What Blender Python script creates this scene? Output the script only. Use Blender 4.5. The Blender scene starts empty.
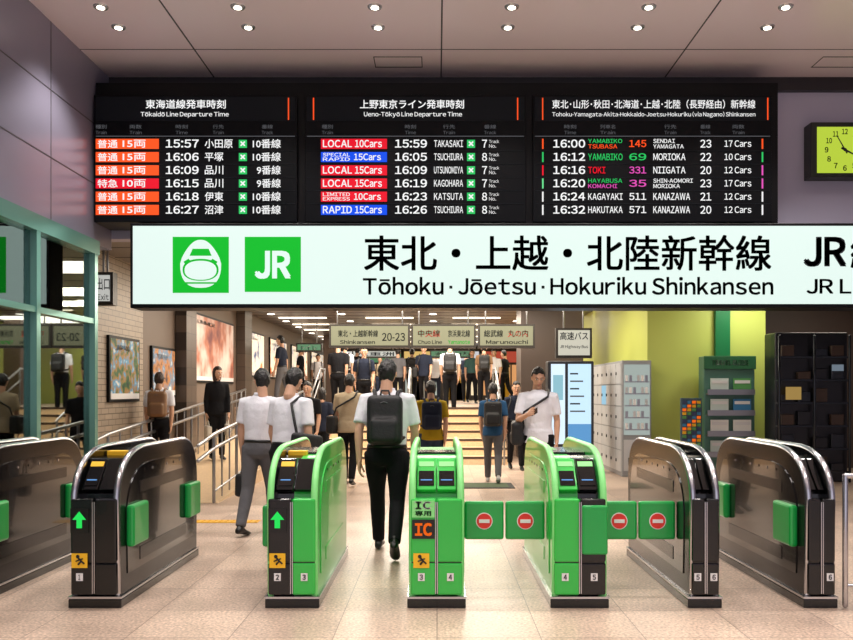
import bpy,bmesh,math,random
from mathutils import Vector,Matrix
random.seed(4)
F=830.;H=1.42;CX=437.;HY=392.
def X(px,d):return (px-CX)*d/F
def Z(py,d):return H+(HY-py)*d/F
scn=bpy.context.scene
def s2l(c):
    c/=255.
    return c/12.92 if c<=.04045 else ((c+.055)/1.055)**2.4
def C(r,g,b):return (s2l(r),s2l(g),s2l(b),1)
def M(name,rgb,rough=.5,metal=0,emit=0,bump=0,bscale=20,var=0,vscale=5,coat=0,sample=True,stretch=None,spec=.5):
    m=bpy.data.materials.new(name);m.use_nodes=True
    nt=m.node_tree;b=nt.nodes['Principled BSDF']
    c=C(*rgb)
    b.inputs['Base Color'].default_value=c
    b.inputs['Roughness'].default_value=rough
    b.inputs['Metallic'].default_value=metal
    b.inputs['Coat Weight'].default_value=coat
    b.inputs['Specular IOR Level'].default_value=spec
    if emit:
        b.inputs['Emission Color'].default_value=c
        b.inputs['Emission Strength'].default_value=emit
        b.inputs['Base Color'].default_value=(c[0]*.1,c[1]*.1,c[2]*.1,1)
        b.inputs['Specular IOR Level'].default_value=.1
    if not sample: m.cycles.emission_sampling='NONE'
    if bump or var:
        tc=nt.nodes.new('ShaderNodeTexCoord');mp=nt.nodes.new('ShaderNodeMapping')
        nt.links.new(tc.outputs['Object'],mp.inputs[0])
        if stretch: mp.inputs['Scale'].default_value=stretch
    if bump:
        n=nt.nodes.new('ShaderNodeTexNoise');n.inputs['Scale'].default_value=bscale;n.inputs['Detail'].default_value=4
        nt.links.new(mp.outputs[0],n.inputs['Vector'])
        bp=nt.nodes.new('ShaderNodeBump');bp.inputs['Strength'].default_value=bump;bp.inputs['Distance'].default_value=.02
        nt.links.new(n.outputs[0],bp.inputs['Height']);nt.links.new(bp.outputs[0],b.inputs['Normal'])
    if var:
        n2=nt.nodes.new('ShaderNodeTexNoise');n2.inputs['Scale'].default_value=vscale;n2.inputs['Detail'].default_value=5
        nt.links.new(mp.outputs[0],n2.inputs['Vector'])
        r=nt.nodes.new('ShaderNodeMapRange');r.inputs[1].default_value=.3;r.inputs[2].default_value=.7
        r.inputs[3].default_value=1-var;r.inputs[4].default_value=1+var
        nt.links.new(n2.outputs[0],r.inputs[0])
        mx=nt.nodes.new('ShaderNodeVectorMath');mx.operation='SCALE';mx.inputs[0].default_value=c[:3]
        nt.links.new(r.outputs[0],mx.inputs['Scale'])
        nt.links.new(mx.outputs[0],b.inputs['Base Color'])
    return m
def E(name,rgb,s=1,sample=False):return M(name,rgb,.5,0,s,sample=sample)

def tubemesh(pts,rad,seg=12,cap=True):
    pts=[Vector(p) for p in pts];n=len(pts)
    if not isinstance(rad,(list,tuple)):rad=[rad]*n
    vs=[];fs=[];rings=[]
    T=[]
    for i in range(n):
        t=(pts[min(i+1,n-1)]-pts[max(i-1,0)])
        T.append(t.normalized() if t.length>1e-9 else Vector((0,0,1)))
    ref=Vector((1,0,0)) if abs(T[0].x)<.8 else Vector((0,1,0))
    cs=[];
    if cap:
        cs.append((pts[0]-T[0]*rad[0]*.9,rad[0]*.35,T[0]));cs.append((pts[0]-T[0]*rad[0]*.6,rad[0]*.8,T[0]))
    for i in range(n):cs.append((pts[i],rad[i],T[i]))
    if cap:
        cs.append((pts[-1]+T[-1]*rad[-1]*.6,rad[-1]*.8,T[-1]));cs.append((pts[-1]+T[-1]*rad[-1]*.9,rad[-1]*.35,T[-1]))
    u=ref
    for c,r,t in cs:
        u=(u-t*u.dot(t))
        if u.length<1e-4:u=Vector((0,0,1)).cross(t)
        u.normalize();v=t.cross(u)
        rings.append(len(vs))
        for k in range(seg):
            a=2*math.pi*k/seg;vs.append(c+u*(r*math.cos(a))+v*(r*math.sin(a)))
    for i in range(len(rings)-1):
        a=rings[i];b=rings[i+1]
        for k in range(seg):
            k2=(k+1)%seg;fs.append((a+k,a+k2,b+k2,b+k))
    fs.append(tuple(range(seg))[::-1]);fs.append(tuple(rings[-1]+k for k in range(seg)))
    return vs,fs
def loft(rings,seg=20):
    """rings: (center,U,V,ru,rv)"""
    vs=[];fs=[]
    for c,U,V,ru,rv in rings:
        c=Vector(c);U=Vector(U);V=Vector(V)
        for k in range(seg):
            a=2*math.pi*k/seg;vs.append(c+U*(ru*math.cos(a))+V*(rv*math.sin(a)))
    for i in range(len(rings)-1):
        for k in range(seg):
            k2=(k+1)%seg;fs.append((i*seg+k,i*seg+k2,(i+1)*seg+k2,(i+1)*seg+k))
    fs.append(tuple(range(seg))[::-1]);o=(len(rings)-1)*seg;fs.append(tuple(o+k for k in range(seg)))
    return vs,fs
def ellip(c,r,nu=14,nv=9,fn=None):
    vs=[];fs=[];c=Vector(c)
    for j in range(nv+1):
        th=math.pi*j/nv
        if j in(0,nv):
            d=Vector((0,0,math.cos(th)));p=fn(d) if fn else Vector((0,0,d.z*r[2]))
            vs.append(c+p);continue
        for i in range(nu):
            ph=2*math.pi*i/nu;d=Vector((math.sin(th)*math.cos(ph),math.sin(th)*math.sin(ph),math.cos(th)))
            p=fn(d) if fn else Vector((d.x*r[0],d.y*r[1],d.z*r[2]))
            vs.append(c+p)
    def id(j,i):
        if j==0:return 0
        if j==nv:return len(vs)-1
        return 1+(j-1)*nu+i%nu
    for j in range(nv):
        for i in range(nu):
            q=[id(j,i),id(j+1,i),id(j+1,i+1),id(j,i+1)]
            o=[]
            for a in q:
                if a not in o:o.append(a)
            fs.append(tuple(o))
    return vs,fs
def boxmesh(x0,x1,y0,y1,z0,z1,bev=0,seg=2):
    if not bev:
        vs=[Vector((x,y,z)) for x in(x0,x1) for y in(y0,y1) for z in(z0,z1)]
        fs=[(0,1,3,2),(4,6,7,5),(0,4,5,1),(2,3,7,6),(0,2,6,4),(1,5,7,3)]
        return vs,fs
    bm=bmesh.new();bmesh.ops.create_cube(bm,size=1)
    for v in bm.verts:v.co=Vector(((x0+x1)/2+v.co.x*(x1-x0),(y0+y1)/2+v.co.y*(y1-y0),(z0+z1)/2+v.co.z*(z1-z0)))
    bmesh.ops.bevel(bm,geom=list(bm.edges),offset=bev,segments=seg,affect='EDGES',profile=.5)
    bm.verts.index_update();r=([v.co.copy() for v in bm.verts],[tuple(v.index for v in f.verts) for f in bm.faces]);bm.free();return r
def evalmesh(ob):
    dg=bpy.context.evaluated_depsgraph_get();e=ob.evaluated_get(dg);me=e.to_mesh()
    r=([v.co.copy() for v in me.vertices],[tuple(p.vertices) for p in me.polygons]);e.to_mesh_clear();return r
def rawtext(s,off=0):
    cu=bpy.data.curves.new('t','FONT');cu.body=s;cu.size=1;cu.offset=off;cu.resolution_u=3
    ob=bpy.data.objects.new('t',cu);scn.collection.objects.link(ob)
    r=evalmesh(ob);bpy.data.objects.remove(ob);bpy.data.curves.remove(cu);return r
_gc={}
def glyph(ch):
    """sans-serif latin glyph (full-width form of the built-in CJK fallback), left edge at 0"""
    if ch not in _gc:
        vs,fs=rawtext(chr(ord(ch)+0xFEE0))
        if vs:
            a=min(v.x for v in vs);vs=[v-Vector((a,0,0)) for v in vs]
        _gc[ch]=(vs,fs)
    return _gc[ch]
_tc={}
def textmesh(s,bold):
    cjk=any(ord(c)>0x2E7F for c in s)
    k=(s,bold)
    if k in _tc:return _tc[k]
    if cjk:vs,fs=rawtext(s)
    else:
        vs=[];fs=[];x=0.;gap=.085+bold*1.2
        def bx(x0,x1,y0,y1):
            o=len(vs);vs.extend([Vector((x0,y0,0)),Vector((x1,y0,0)),Vector((x1,y1,0)),Vector((x0,y1,0))]);fs.append((o,o+1,o+2,o+3))
        for ch in s:
            if ch==' ':x+=.2;continue
            if ch=='-':bx(x,x+.24,.25,.32);x+=.24+gap;continue
            if ch=='·':bx(x,x+.1,.28,.38);x+=.1+gap;continue
            if ch=='×':
                g0=rawtext('×');a=min(v.x for v in g0[0]);g0=([v-Vector((a,0,0)) for v in g0[0]],g0[1])
            else:g0=glyph({'ō':'o'}.get(ch,ch))
            if not g0[0]:continue
            o=len(vs);vs+=[v+Vector((x,0,0)) for v in g0[0]];fs+=[tuple(a+o for a in f) for f in g0[1]]
            w=max(v.x for v in g0[0])
            if ch=='ō':
                t=max(v.y for v in g0[0]);bx(x+w*.12,x+w*.88,t+.07,t+.13)
            x+=w+gap
    if bold>0 and vs:
        n=len(vs);V=[];Fs=[]
        for i,(dx,dy) in enumerate(((-1,-1),(1,-1),(-1,1),(1,1),(0,0))):
            V+=[v+Vector((dx*bold*.7,dy*bold*.55,0)) for v in vs];Fs+=[tuple(a+i*n for a in f) for f in fs]
        vs,fs=V,Fs
    _tc[k]=(vs,fs)
    return _tc[k]
class MB:
    def __init__(s):s.v=[];s.f=[];s.m=[];s.s=[];s.mats=[]
    def add(s,mesh,mat,smooth=False,mx=None):
        vs,fs=mesh
        if mat not in s.mats:s.mats.append(mat)
        i=s.mats.index(mat);o=len(s.v)
        s.v+= [mx@Vector(v) for v in vs] if mx else [Vector(v) for v in vs]
        for f in fs:
            s.f.append(tuple(a+o for a in f));s.m.append(i);s.s.append(smooth)
        return s
    def box(s,x0,x1,y0,y1,z0,z1,mat,bev=0,mx=None):return s.add(boxmesh(x0,x1,y0,y1,z0,z1,bev),mat,False,mx)
    def tube(s,pts,r,mat,seg=10):return s.add(tubemesh(pts,r,seg),mat,True)
    def prism(s,prof,x0,x1,mat):
        n=len(prof);vs=[Vector((x,p[0],p[1])) for x in(x0,x1) for p in prof]
        fs=[tuple(range(n)),tuple(range(n,2*n))[::-1]]+[(i,i+n,(i+1)%n+n,(i+1)%n) for i in range(n)]
        return s.add((vs,fs),mat)
    def disc(s,c,r,mat,ax='y',seg=24,t=.004):
        c=Vector(c);a={'x':Vector((1,0,0)),'y':Vector((0,1,0)),'z':Vector((0,0,1))}[ax]
        U=Vector((0,0,1)) if ax!='z' else Vector((1,0,0));V=a.cross(U)
        return s.add(loft([(c-a*t/2,U,V,r,r),(c+a*t/2,U,V,r,r)],seg),mat)
    def text(s,t,x0,x1,z0,z1,y,mat,bold=.0,plane='y'):
        vs,fs=textmesh(t,bold)
        if not vs:return s
        if t=='1':
            w=(x1-x0);x0+=w*.2;x1-=w*.2
        a=min(v.x for v in vs);b=max(v.x for v in vs);c=min(v.y for v in vs);d=max(v.y for v in vs)
        sx=(x1-x0)/max(b-a,1e-6);sz=(z1-z0)/max(d-c,1e-6)
        if plane=='y':o=[Vector((x0+(v.x-a)*sx,y,z0+(v.y-c)*sz)) for v in vs]
        else:o=[Vector((y,x0+(v.x-a)*sx,z0+(v.y-c)*sz)) for v in vs]
        return s.add((o,fs),mat)
    def finish(s,name,origin=None):
        if origin is None:
            xs=[v.x for v in s.v];ys=[v.y for v in s.v];zs=[v.z for v in s.v]
            origin=((min(xs)+max(xs))/2,(min(ys)+max(ys))/2,min(zs))
        O=Vector(origin)
        me=bpy.data.meshes.new(name);me.from_pydata([v-O for v in s.v],[],s.f)
        for m in s.mats:me.materials.append(m)
        me.polygons.foreach_set('material_index',s.m);me.polygons.foreach_set('use_smooth',s.s)
        bm=bmesh.new();bm.from_mesh(me);bmesh.ops.recalc_face_normals(bm,faces=bm.faces);bm.to_mesh(me);bm.free()
        me.update();ob=bpy.data.objects.new(name,me);ob.location=O;scn.collection.objects.link(ob);return ob

# ---------------- materials
white=E('sign_white',(226,245,238),1.0,True)
wtext=E('led_white',(238,238,238),1.)
gtext=E('led_grey',(120,122,128),.5)
orange=E('led_orange',(255,88,36),1.);red=E('led_red',(232,24,46),1.);blue=E('led_blue',(20,80,235),1.)
green_e=E('led_green',(50,205,105),.9);lgreen=E('led_mint',(110,230,150),.9);pink=E('led_pink',(230,90,190),.9)
boardblk=M('board_black',(7,9,13),.4,spec=.15);boardhdr=M('board_header',(24,28,34),.5,spec=.15);frame=M('board_frame',(8,8,10),.4,spec=.2)
ink=M('sign_ink',(26,30,38),.6);signgreen=E('sign_green',(24,196,50),.88)
gateblk=M('gate_black',(8,9,10),.16,0,coat=.3,spec=.4)
gatesteel=M('gate_dark_steel',(58,56,58),.2,.9,var=.15,vscale=6,stretch=(1,1,8))
gateinset=M('gate_dark_inset',(24,23,25),.12,.3,coat=.4)
gategreen=M('gate_green',(40,188,68),.3,0,coat=.4);gatelight=M('gate_light_green',(140,232,140),.35)
silver=M('silver',(190,190,194),.2,.95);steel=M('brushed_steel',(160,160,162),.3,.9)
flapgreen=M('flap_green',(12,160,68),.3,coat=.3)
yellow=M('sticker_yellow',(245,190,30),.5);wht=M('sticker_white',(230,230,230),.5);redm=M('sticker_red',(225,50,40),.5)
orangem=E('ic_orange',(250,110,30),.8);arrowg=E('arrow_green',(40,220,90),1.)
blueled=E('reader_blue',(110,170,240),.8)
lamp=E('lamp_glow',(255,244,226),6,False)

# ---------------- room
fm=bpy.data.materials.new('granite_tile_floor');fm.use_nodes=True;nt=fm.node_tree;b=nt.nodes['Principled BSDF']
tc=nt.nodes.new('ShaderNodeTexCoord')
br=nt.nodes.new('ShaderNodeTexBrick');br.offset=0;br.inputs['Scale'].default_value=1
br.inputs['Brick Width'].default_value=.6;br.inputs['Row Height'].default_value=.6;br.inputs['Mortar Size'].default_value=.003
br.inputs['Color1'].default_value=C(208,184,164);br.inputs['Color2'].default_value=C(190,167,150);br.inputs['Mortar'].default_value=C(136,118,106)
nt.links.new(tc.outputs['Object'],br.inputs['Vector'])
n=nt.nodes.new('ShaderNodeTexNoise');n.inputs['Scale'].default_value=55;n.inputs['Detail'].default_value=5
nt.links.new(tc.outputs['Object'],n.inputs['Vector'])
n3=nt.nodes.new('ShaderNodeTexNoise');n3.inputs['Scale'].default_value=2.2;n3.inputs['Detail'].default_value=5
nt.links.new(tc.outputs['Object'],n3.inputs['Vector'])
r=nt.nodes.new('ShaderNodeMapRange');r.inputs[1].default_value=.3;r.inputs[2].default_value=.7;r.inputs[3].default_value=.52;r.inputs[4].default_value=1.36
nt.links.new(n.outputs[0],r.inputs[0])
r3=nt.nodes.new('ShaderNodeMapRange');r3.inputs[1].default_value=.3;r3.inputs[2].default_value=.7;r3.inputs[3].default_value=.82;r3.inputs[4].default_value=1.13
nt.links.new(n3.outputs[0],r3.inputs[0])
mm=nt.nodes.new('ShaderNodeMath');mm.operation='MULTIPLY';nt.links.new(r.outputs[0],mm.inputs[0]);nt.links.new(r3.outputs[0],mm.inputs[1])
vm=nt.nodes.new('ShaderNodeVectorMath');vm.operation='SCALE';nt.links.new(br.outputs[0],vm.inputs[0]);nt.links.new(mm.outputs[0],vm.inputs['Scale'])
nt.links.new(vm.outputs[0],b.inputs['Base Color'])
rr=nt.nodes.new('ShaderNodeMapRange');rr.inputs[3].default_value=.24;rr.inputs[4].default_value=.42;nt.links.new(n3.outputs[0],rr.inputs[0]);nt.links.new(rr.outputs[0],b.inputs['Roughness'])
def tilemat(name,c1,c2,mort,w,h,rough=.4,rot=None):
    m=bpy.data.materials.new(name);m.use_nodes=True;nt=m.node_tree;b=nt.nodes['Principled BSDF']
    tc=nt.nodes.new('ShaderNodeTexCoord');sp=nt.nodes.new('ShaderNodeSeparateXYZ');cb=nt.nodes.new('ShaderNodeCombineXYZ')
    nt.links.new(tc.outputs['Object'],sp.inputs[0])
    nt.links.new(sp.outputs[1 if rot else 0],cb.inputs[0]);nt.links.new(sp.outputs[2],cb.inputs[1])
    br=nt.nodes.new('ShaderNodeTexBrick');br.inputs['Scale'].default_value=1;br.inputs['Brick Width'].default_value=w;br.inputs['Row Height'].default_value=h
    br.inputs['Mortar Size'].default_value=.006;br.inputs['Color1'].default_value=C(*c1);br.inputs['Color2'].default_value=C(*c2);br.inputs['Mortar'].default_value=C(*mort)
    nt.links.new(cb.outputs[0],br.inputs['Vector']);nt.links.new(br.outputs[0],b.inputs['Base Color']);b.inputs['Roughness'].default_value=rough
    return m
tile=tilemat('light_wall_tile',(176,160,142),(162,148,132),(106,96,86),.25,.08,.4,True)
browntile=tilemat('brown_wall_tile',(92,78,68),(80,68,60),(50,42,38),.6,.3,.35,True)
wallgrey=M('wall_panel',(146,142,162),.25,.15);seam=M('seam_dark',(70,66,72),.6)
ceilm=M('ceiling_panel',(240,224,231),.3,.0)
wallback=M('plaster_wall',(186,182,202),.5)
def room(name,x0,x1,y0,y1,z0,z1,m):
    return MB().box(x0,x1,y0,y1,z0,z1,m).finish(name,(0,0,0))
room('floor',-4.7,8.2,-4,36,-.1,0,fm)
CZ=5.26
c=MB();c.box(-4.2,8.2,-4,10.4,CZ,CZ+.1,ceilm)
for x in(-2.72,.05,2.78,5.55):c.box(x-.008,x+.008,-4,10.2,CZ-.003,CZ,seam)
for y in(9.3,6.6,3.9,1.2):c.box(-4,8,y-.006,y+.006,CZ-.003,CZ,seam)
for x in(-.45,4.7):
    for a,b_,c_,d_ in((x-.28,x+.28,9.5,9.515),(x-.28,x+.28,9.8,9.815),(x-.28,x-.27,9.5,9.8),(x+.27,x+.28,9.5,9.8)):
        c.box(a,b_,c_,d_,CZ-.004,CZ,seam)
c.finish('ceiling',(0,0,0))
trim=M('downlight_trim',(215,215,215),.2,.7)
for y in(8.5,5.8,3.1,.4):
    for i in range(7):
        x=-3.35+1.365*i
        d=MB()
        for dy in(-.23,.23):
            d.add(loft([((x,y+dy,CZ),(1,0,0),(0,1,0),.075,.075),((x,y+dy,CZ-.012),(1,0,0),(0,1,0),.068,.068)]),trim)
            d.disc((x,y+dy,CZ-.016),.038,lamp,'z')
        d.finish('downlight')
        l=bpy.data.lights.new('downlight_beam','SPOT');l.energy=155 if y>4 else 115;l.spot_size=math.radians(110);l.spot_blend=.6;l.shadow_soft_size=.12
        l.color=(1,.93,.87);o=bpy.data.objects.new('downlight_beam',l);o.location=(x,y,CZ-.06);scn.collection.objects.link(o)
w=MB();w.box(-4.2,-4.0,-4,10.2,3.16,CZ,wallgrey)
for z in(3.85,4.55):w.box(-4.0,-3.997,-4,10.2,z-.006,z+.006,seam)
for y in(8.6,6.8,5.0,3.2):w.box(-4.0,-3.997,y-.005,y+.005,3.16,CZ,seam)
w.finish('wall_left',(0,0,0))
room('wall_back',-4.2,8.2,10.2,10.4,3.3,CZ,wallback)
MB().box(-4.0,8,10.12,10.2,CZ-.16,CZ,M('trim_dark',(40,36,40),.4)).finish('trim_1',(0,0,0))
room('wall_right',8.0,8.2,-4,36,0,CZ,wallgrey)
gl=bpy.data.materials.new('tinted_glass');gl.use_nodes=True;nt=gl.node_tree;nt.nodes.remove(nt.nodes['Principled BSDF'])
o_=nt.nodes['Material Output'];tr=nt.nodes.new('ShaderNodeBsdfTransparent');tr.inputs[0].default_value=(.42,.52,.52,1)
gg=nt.nodes.new('ShaderNodeBsdfGlossy');gg.inputs['Roughness'].default_value=.02;gg.inputs[0].default_value=(.85,.95,.93,1)
mx=nt.nodes.new('ShaderNodeMixShader');fr=nt.nodes.new('ShaderNodeFresnel');fr.inputs[0].default_value=2.6
nt.links.new(fr.outputs[0],mx.inputs[0]);nt.links.new(tr.outputs[0],mx.inputs[1]);nt.links.new(gg.outputs[0],mx.inputs[2]);nt.links.new(mx.outputs[0],o_.inputs[0])
mull=M('mullion_green_grey',(124,178,166),.25,.5)
p=MB()
p.box(-4.06,-3.9,1,9.6,3.0,3.16,mull);p.box(-4.04,-3.92,1,9.6,2.2,2.26,mull);p.box(-4.04,-3.92,1,9.6,0.0,.25,mull)
for y in(9.53,8.15,6.8,5.4,4.0,2.6,1.2):p.box(-4.05,-3.91,y-.04,y+.04,0,3.0,mull)
p.box(-3.985,-3.975,1,9.6,.25,3.0,gl)
p.finish('window_1',(-3.98,5,0))
room('wall_interior_left',-4.7,-4.5,-4,12.7,0,3.3,tile)
room('wall_interior_left_far',-4.7,-4.5,12.7,36,0,3.3,M('wall_taupe',(118,102,90),.5))
icm=M('interior_ceiling_metal',(124,114,108),.28,.5)
c=MB();c.box(-4.7,8.2,10.4,36,3.3,3.4,icm)
strip=E('strip_light',(255,236,205),5.,True)
for y in(12.5,15,17,19,21,23,25,28,31):
    for x in(-3.4,-1.2,1.0,3.2):c.box(x-.6,x+.6,y-.05,y+.05,3.285,3.3,strip)
for y in(13.6,16,18,20,22,24,26.5,29.5):
    for x in(-4,-2.3,-.1,2.1,4.4,6.4):c.disc((x,y,3.292),.09,lamp,'z',12)
for k in range(30):
    y=10.8+k*.8;c.box(-4.5,8,y-.01,y+.01,3.296,3.3,seam)
c.finish('ceiling_interior',(0,0,0))
room('wall_far',-4.7,8.2,35.8,36,0,3.3,M('wall_far_warm',(170,145,115),.5))
stm=M('stair_stone',(226,198,160),.4,var=.1,vscale=30);edge=M('stair_nosing',(78,60,48),.5)
s=MB()
for i in range(7):
    y=16.2+i*.32;z=(i+1)*.155
    s.box(-2.7,1.4,y,18.43,z-.155,z,stm);s.box(-2.7,1.4,y-.006,y+.05,z-.004,z+.004,edge);s.box(-2.7,1.4,y-.004,y,z-.045,z,edge)
s.finish('staircase',(0,16,0))
LZ=7*.155
room('floor_upper_landing',-4.5,3.4,18.44,35.8,0,LZ,fm)
h_=MB()
for x in(-2.6,-.6,1.3):
    h_.tube([(x,16.0,.85),(x,18.44,LZ+.85),(x,19.2,LZ+.85)],.024,steel)
    h_.tube([(x,16.0,.6),(x,18.44,LZ+.6)],.018,steel)
    for y,z in((16.05,.0),(17.2,.62),(18.4,LZ),(19.2,LZ)):h_.tube([(x,y,z+.02),(x,y,z+.87)],.02,steel)
h_.finish('stair_handrail')
rp=MB();pr=[(10.6,0),(18.42,0),(18.42,.62),(10.6,.005)];rp.prism(pr,-4.49,-2.8,stm);rp.finish('ramp')
def rz(y):return max(0,(y-10.6)*.0785)
ra=MB()
for x in(-2.85,-4.2):
    for hh in(.88,.7):ra.tube([(x,9.9,hh-.1),(x,10.6,hh),(x,18.2,rz(18.2)+hh)],.024,steel)
    for k in range(20):
        y=10.6+k*.4;ra.tube([(x,y,rz(y)+.02),(x,y,rz(y)+.88)],.012 if k%3 else .022,steel,8)
    ra.tube([(x,10.6,.15),(x,18.2,rz(18.2)+.15)],.015,steel)
ra.finish('ramp_railing')
def noisepic(name,cols,scale,em=.45):
    m=bpy.data.materials.new(name);m.use_nodes=True;nt=m.node_tree;b=nt.nodes['Principled BSDF']
    tc=nt.nodes.new('ShaderNodeTexCoord');n=nt.nodes.new('ShaderNodeTexNoise');n.inputs['Scale'].default_value=scale;n.inputs['Detail'].default_value=3
    nt.links.new(tc.outputs['Object'],n.inputs['Vector']);r=nt.nodes.new('ShaderNodeValToRGB');r.color_ramp.interpolation='LINEAR'
    k=len(cols);el=r.color_ramp.elements
    while len(el)<k:el.new(.5)
    for i,cc in enumerate(cols):el[i].position=.3+.4*i/(k-1);el[i].color=C(*cc)
    nt.links.new(n.outputs[0],r.inputs[0]);nt.links.new(r.outputs[0],b.inputs['Base Color']);nt.links.new(r.outputs[0],b.inputs['Emission Color']);b.inputs['Emission Strength'].default_value=em
    m.cycles.emission_sampling='NONE';return m
def poster(y0,y1,z0,z1,m,title):
    q=MB();q.box(-4.5,-4.46,y0,y1,z0,z1,frame);q.box(-4.465,-4.455,y0+.04,y1-.04,z0+.04,z1-.04,m)
    q.text(title,y0+.2,y0+.2+(y1-y0)*.45,z1-.2,z1-.12,-4.45,wht,.02,'x');q.box(-4.456,-4.452,y0+.04,y1-.04,z0+.04,z0+.12,wht);q.finish('wall_poster')
poster(11.3,12.45,1.28,2.2,noisepic('poster_landscape',[(16,40,34),(40,90,44),(150,110,50),(60,140,180),(220,210,190)],6,.25),'JAPAN')
poster(13.0,14.15,1.33,2.15,noisepic('poster_city',[(40,40,60),(180,120,60),(90,130,160),(230,220,210)],5,.35),'TOKYO')
poster(15.0,18.2,1.6,2.9,noisepic('poster_warm',[(110,50,54),(180,110,84),(215,190,180),(230,215,205)],1.5,.15),'SUMMER')
for i,(y0,y1) in enumerate(((19.6,21.4),(22.2,24.6),(25.5,28.5),(29.5,33))):
    poster(y0,y1,LZ+.7,LZ+1.8,noisepic('lightbox_%d'%i,[(60,80,120),(220,210,200),(255,240,210),(220,110,50)],2.5+i*.4,.75),'ekiben')
MB().box(-4.49,-4.3,14.25,14.85,0.34,3.28,browntile).finish('pilaster')
MB().box(-4.49,-4.3,18.6,19.3,LZ,3.28,browntile).finish('pilaster')
colm=M('column_brown',(104,88,78),.4)
for px,y in((250,21.),(548,21),(330,27)):
    x=X(px,y);MB().box(x-.22,x+.22,y,y+.4,LZ,3.28,colm,.01).finish('column')
def hsign(name,px0,px1,py0,py1,d,face,items):
    q=MB();x0,x1,z0,z1=X(px0,d),X(px1,d),Z(py1,d),Z(py0,d)
    q.box(x0,x1,d,d+.15,z0,z1,M('sign_case',(52,48,44),.4,.3));q.box(x0+.04,x1-.04,d-.006,d,z0+.05,z1-.04,face)
    for x in(x0+.15,x1-.15):q.tube([(x,d+.07,z1),(x,d+.07,3.28)],.015,steel)
    for t,a,b_,c_,dd,m in items:q.text(t,X(a,d),X(b_,d),Z(dd,d),Z(c_,d),d-.01,m,.02)
    return q.finish(name)
pal=E('sign_pale',(196,194,158),.55);palg=E('sign_pale_green',(120,170,130),.6);palw=E('sign_pale_white',(225,225,215),.8)
hsign('overhead_guide_sign',329,410,324,348,16,pal,[('東北・上越新幹線',338,378,330,337,ink),('Shinkansen',340,375,340,344,ink),('20-23',382,405,333,341,ink)])
hsign('overhead_guide_sign',411,476,324,348,16,pal,[('中央線',418,440,330,337,redm),('Chuo Line',418,442,340,344,ink),('京浜東北線',448,470,330,337,ink),('Yamanote',448,470,340,344,signgreen)])
hsign('overhead_guide_sign',478,535,324,348,16,pal,[('総武線',484,503,330,337,ink),('丸の内',508,528,330,337,redm),('Marunouchi',486,528,340,344,ink)])
hsign('overhead_guide_sign',556,592,328,358,15.2,E('sign_cream',(225,222,205),.75),[('高速バス',560,588,332,340,ink),('JR Highway Bus',560,588,345,349,ink)])
hsign('overhead_guide_sign',94,113,272,305,10.8,E('sign_dimwhite',(205,205,200),.8),[('出口',97,110,278,290,ink),('Exit',98,109,294,300,ink)])
hsign('overhead_guide_sign',296,322,343,352,22.5,palg,[('トイレ',301,317,345.5,350,wht)])
hsign('overhead_guide_sign',352,398,350,358,25,palw,[('八重洲',356,394,352,356,ink)])
hsign('overhead_guide_sign',430,474,350,358,25,palg,[('丸の内',434,470,352,356,wht)])
sh=MB();shw=M('shop_frame',(60,50,45),.5)
for i,(px0,px1,colr,st) in enumerate(((331,365,(255,236,200),1.0),(366,402,(255,224,170),1.0),(403,440,(200,210,200),.7),(441,480,(255,232,190),1.0),(481,521,(240,170,110),.8))):
    d=34.5;x0,x1=X(px0,d),X(px1,d)
    g=E('shop_glow_%d'%i,colr,st)
    sh.box(x0,x1,d,d+.3,LZ,3.28,shw);sh.box(x0+.1,x1-.1,d-.02,d,LZ+.2,2.55,g);sh.box(x0+.05,x1-.05,d-.08,d,2.65,3.1,E('fascia_%d'%i,[(240,240,235),(90,140,100),(240,200,120),(225,225,230),(190,80,60)][i],.8))
    for k in range(1,4):sh.box(x0+(x1-x0)*k/4-.03,x0+(x1-x0)*k/4+.03,d-.04,d,LZ,2.6,shw)
    for k in range(5):
        xx=random.uniform(x0+.2,x1-.4);sh.box(xx,xx+.3,d-.2,d-.05,LZ,LZ+random.uniform(.6,1.2),random.choice([shw,redm,yellow,wht]))
sh.finish('shop_front')
lime=M('lime_wall',(190,200,100),.45);limed=M('lime_strip',(24,112,64),.4)
k=MB();k.box(3.6,5.62,14.2,35.8,0,3.29,lime);k.finish('wall_lime',(0,0,0))
k=MB();k.box(4.74,4.99,14.12,14.2,0,3.29,limed);k.finish('trim_2',(0,0,0))
lk=MB();lock=M('locker_door',(196,198,198),.35,.2);lockd=M('locker_case',(150,152,154),.4);scr=E('locker_screen',(160,210,236),.8)
lk.box(3.1,3.59,13.9,17.2,0,1.95,lockd,.01)
for i in range(8):
    for j in range(5):
        y=13.95+i*.405;z=.08+j*.37
        lk.box(3.085,3.1,y,y+.385,z,z+.35,scr if (i==3 and j==3) else lock);lk.box(3.07,3.085,y+.31,y+.34,z+.15,z+.2,ink)
gls=E('machine_window',(196,210,204),.6)
lk.box(3.13,3.56,13.885,13.9,.7,1.88,gls);lk.box(3.13,3.56,13.885,13.9,.1,.62,lock)
for j in range(5):
    lk.box(3.14,3.55,13.875,13.885,.78+j*.2,.8+j*.2,steel)
    for i in range(6):lk.box(3.15+i*.066,3.195+i*.066,13.878,13.885,.8+j*.2,.9+j*.2,[wht,steel,gls,lock][(i+j)%4])
lk.box(3.2,3.49,13.87,13.885,.2,.32,gateblk)
lk.finish('coin_lockers')
dd=MB();d=14.6
dd.box(X(548,d),X(594,d),d,d+.35,0,Z(361,d),M('display_case',(38,40,46),.3),.02)
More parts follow.
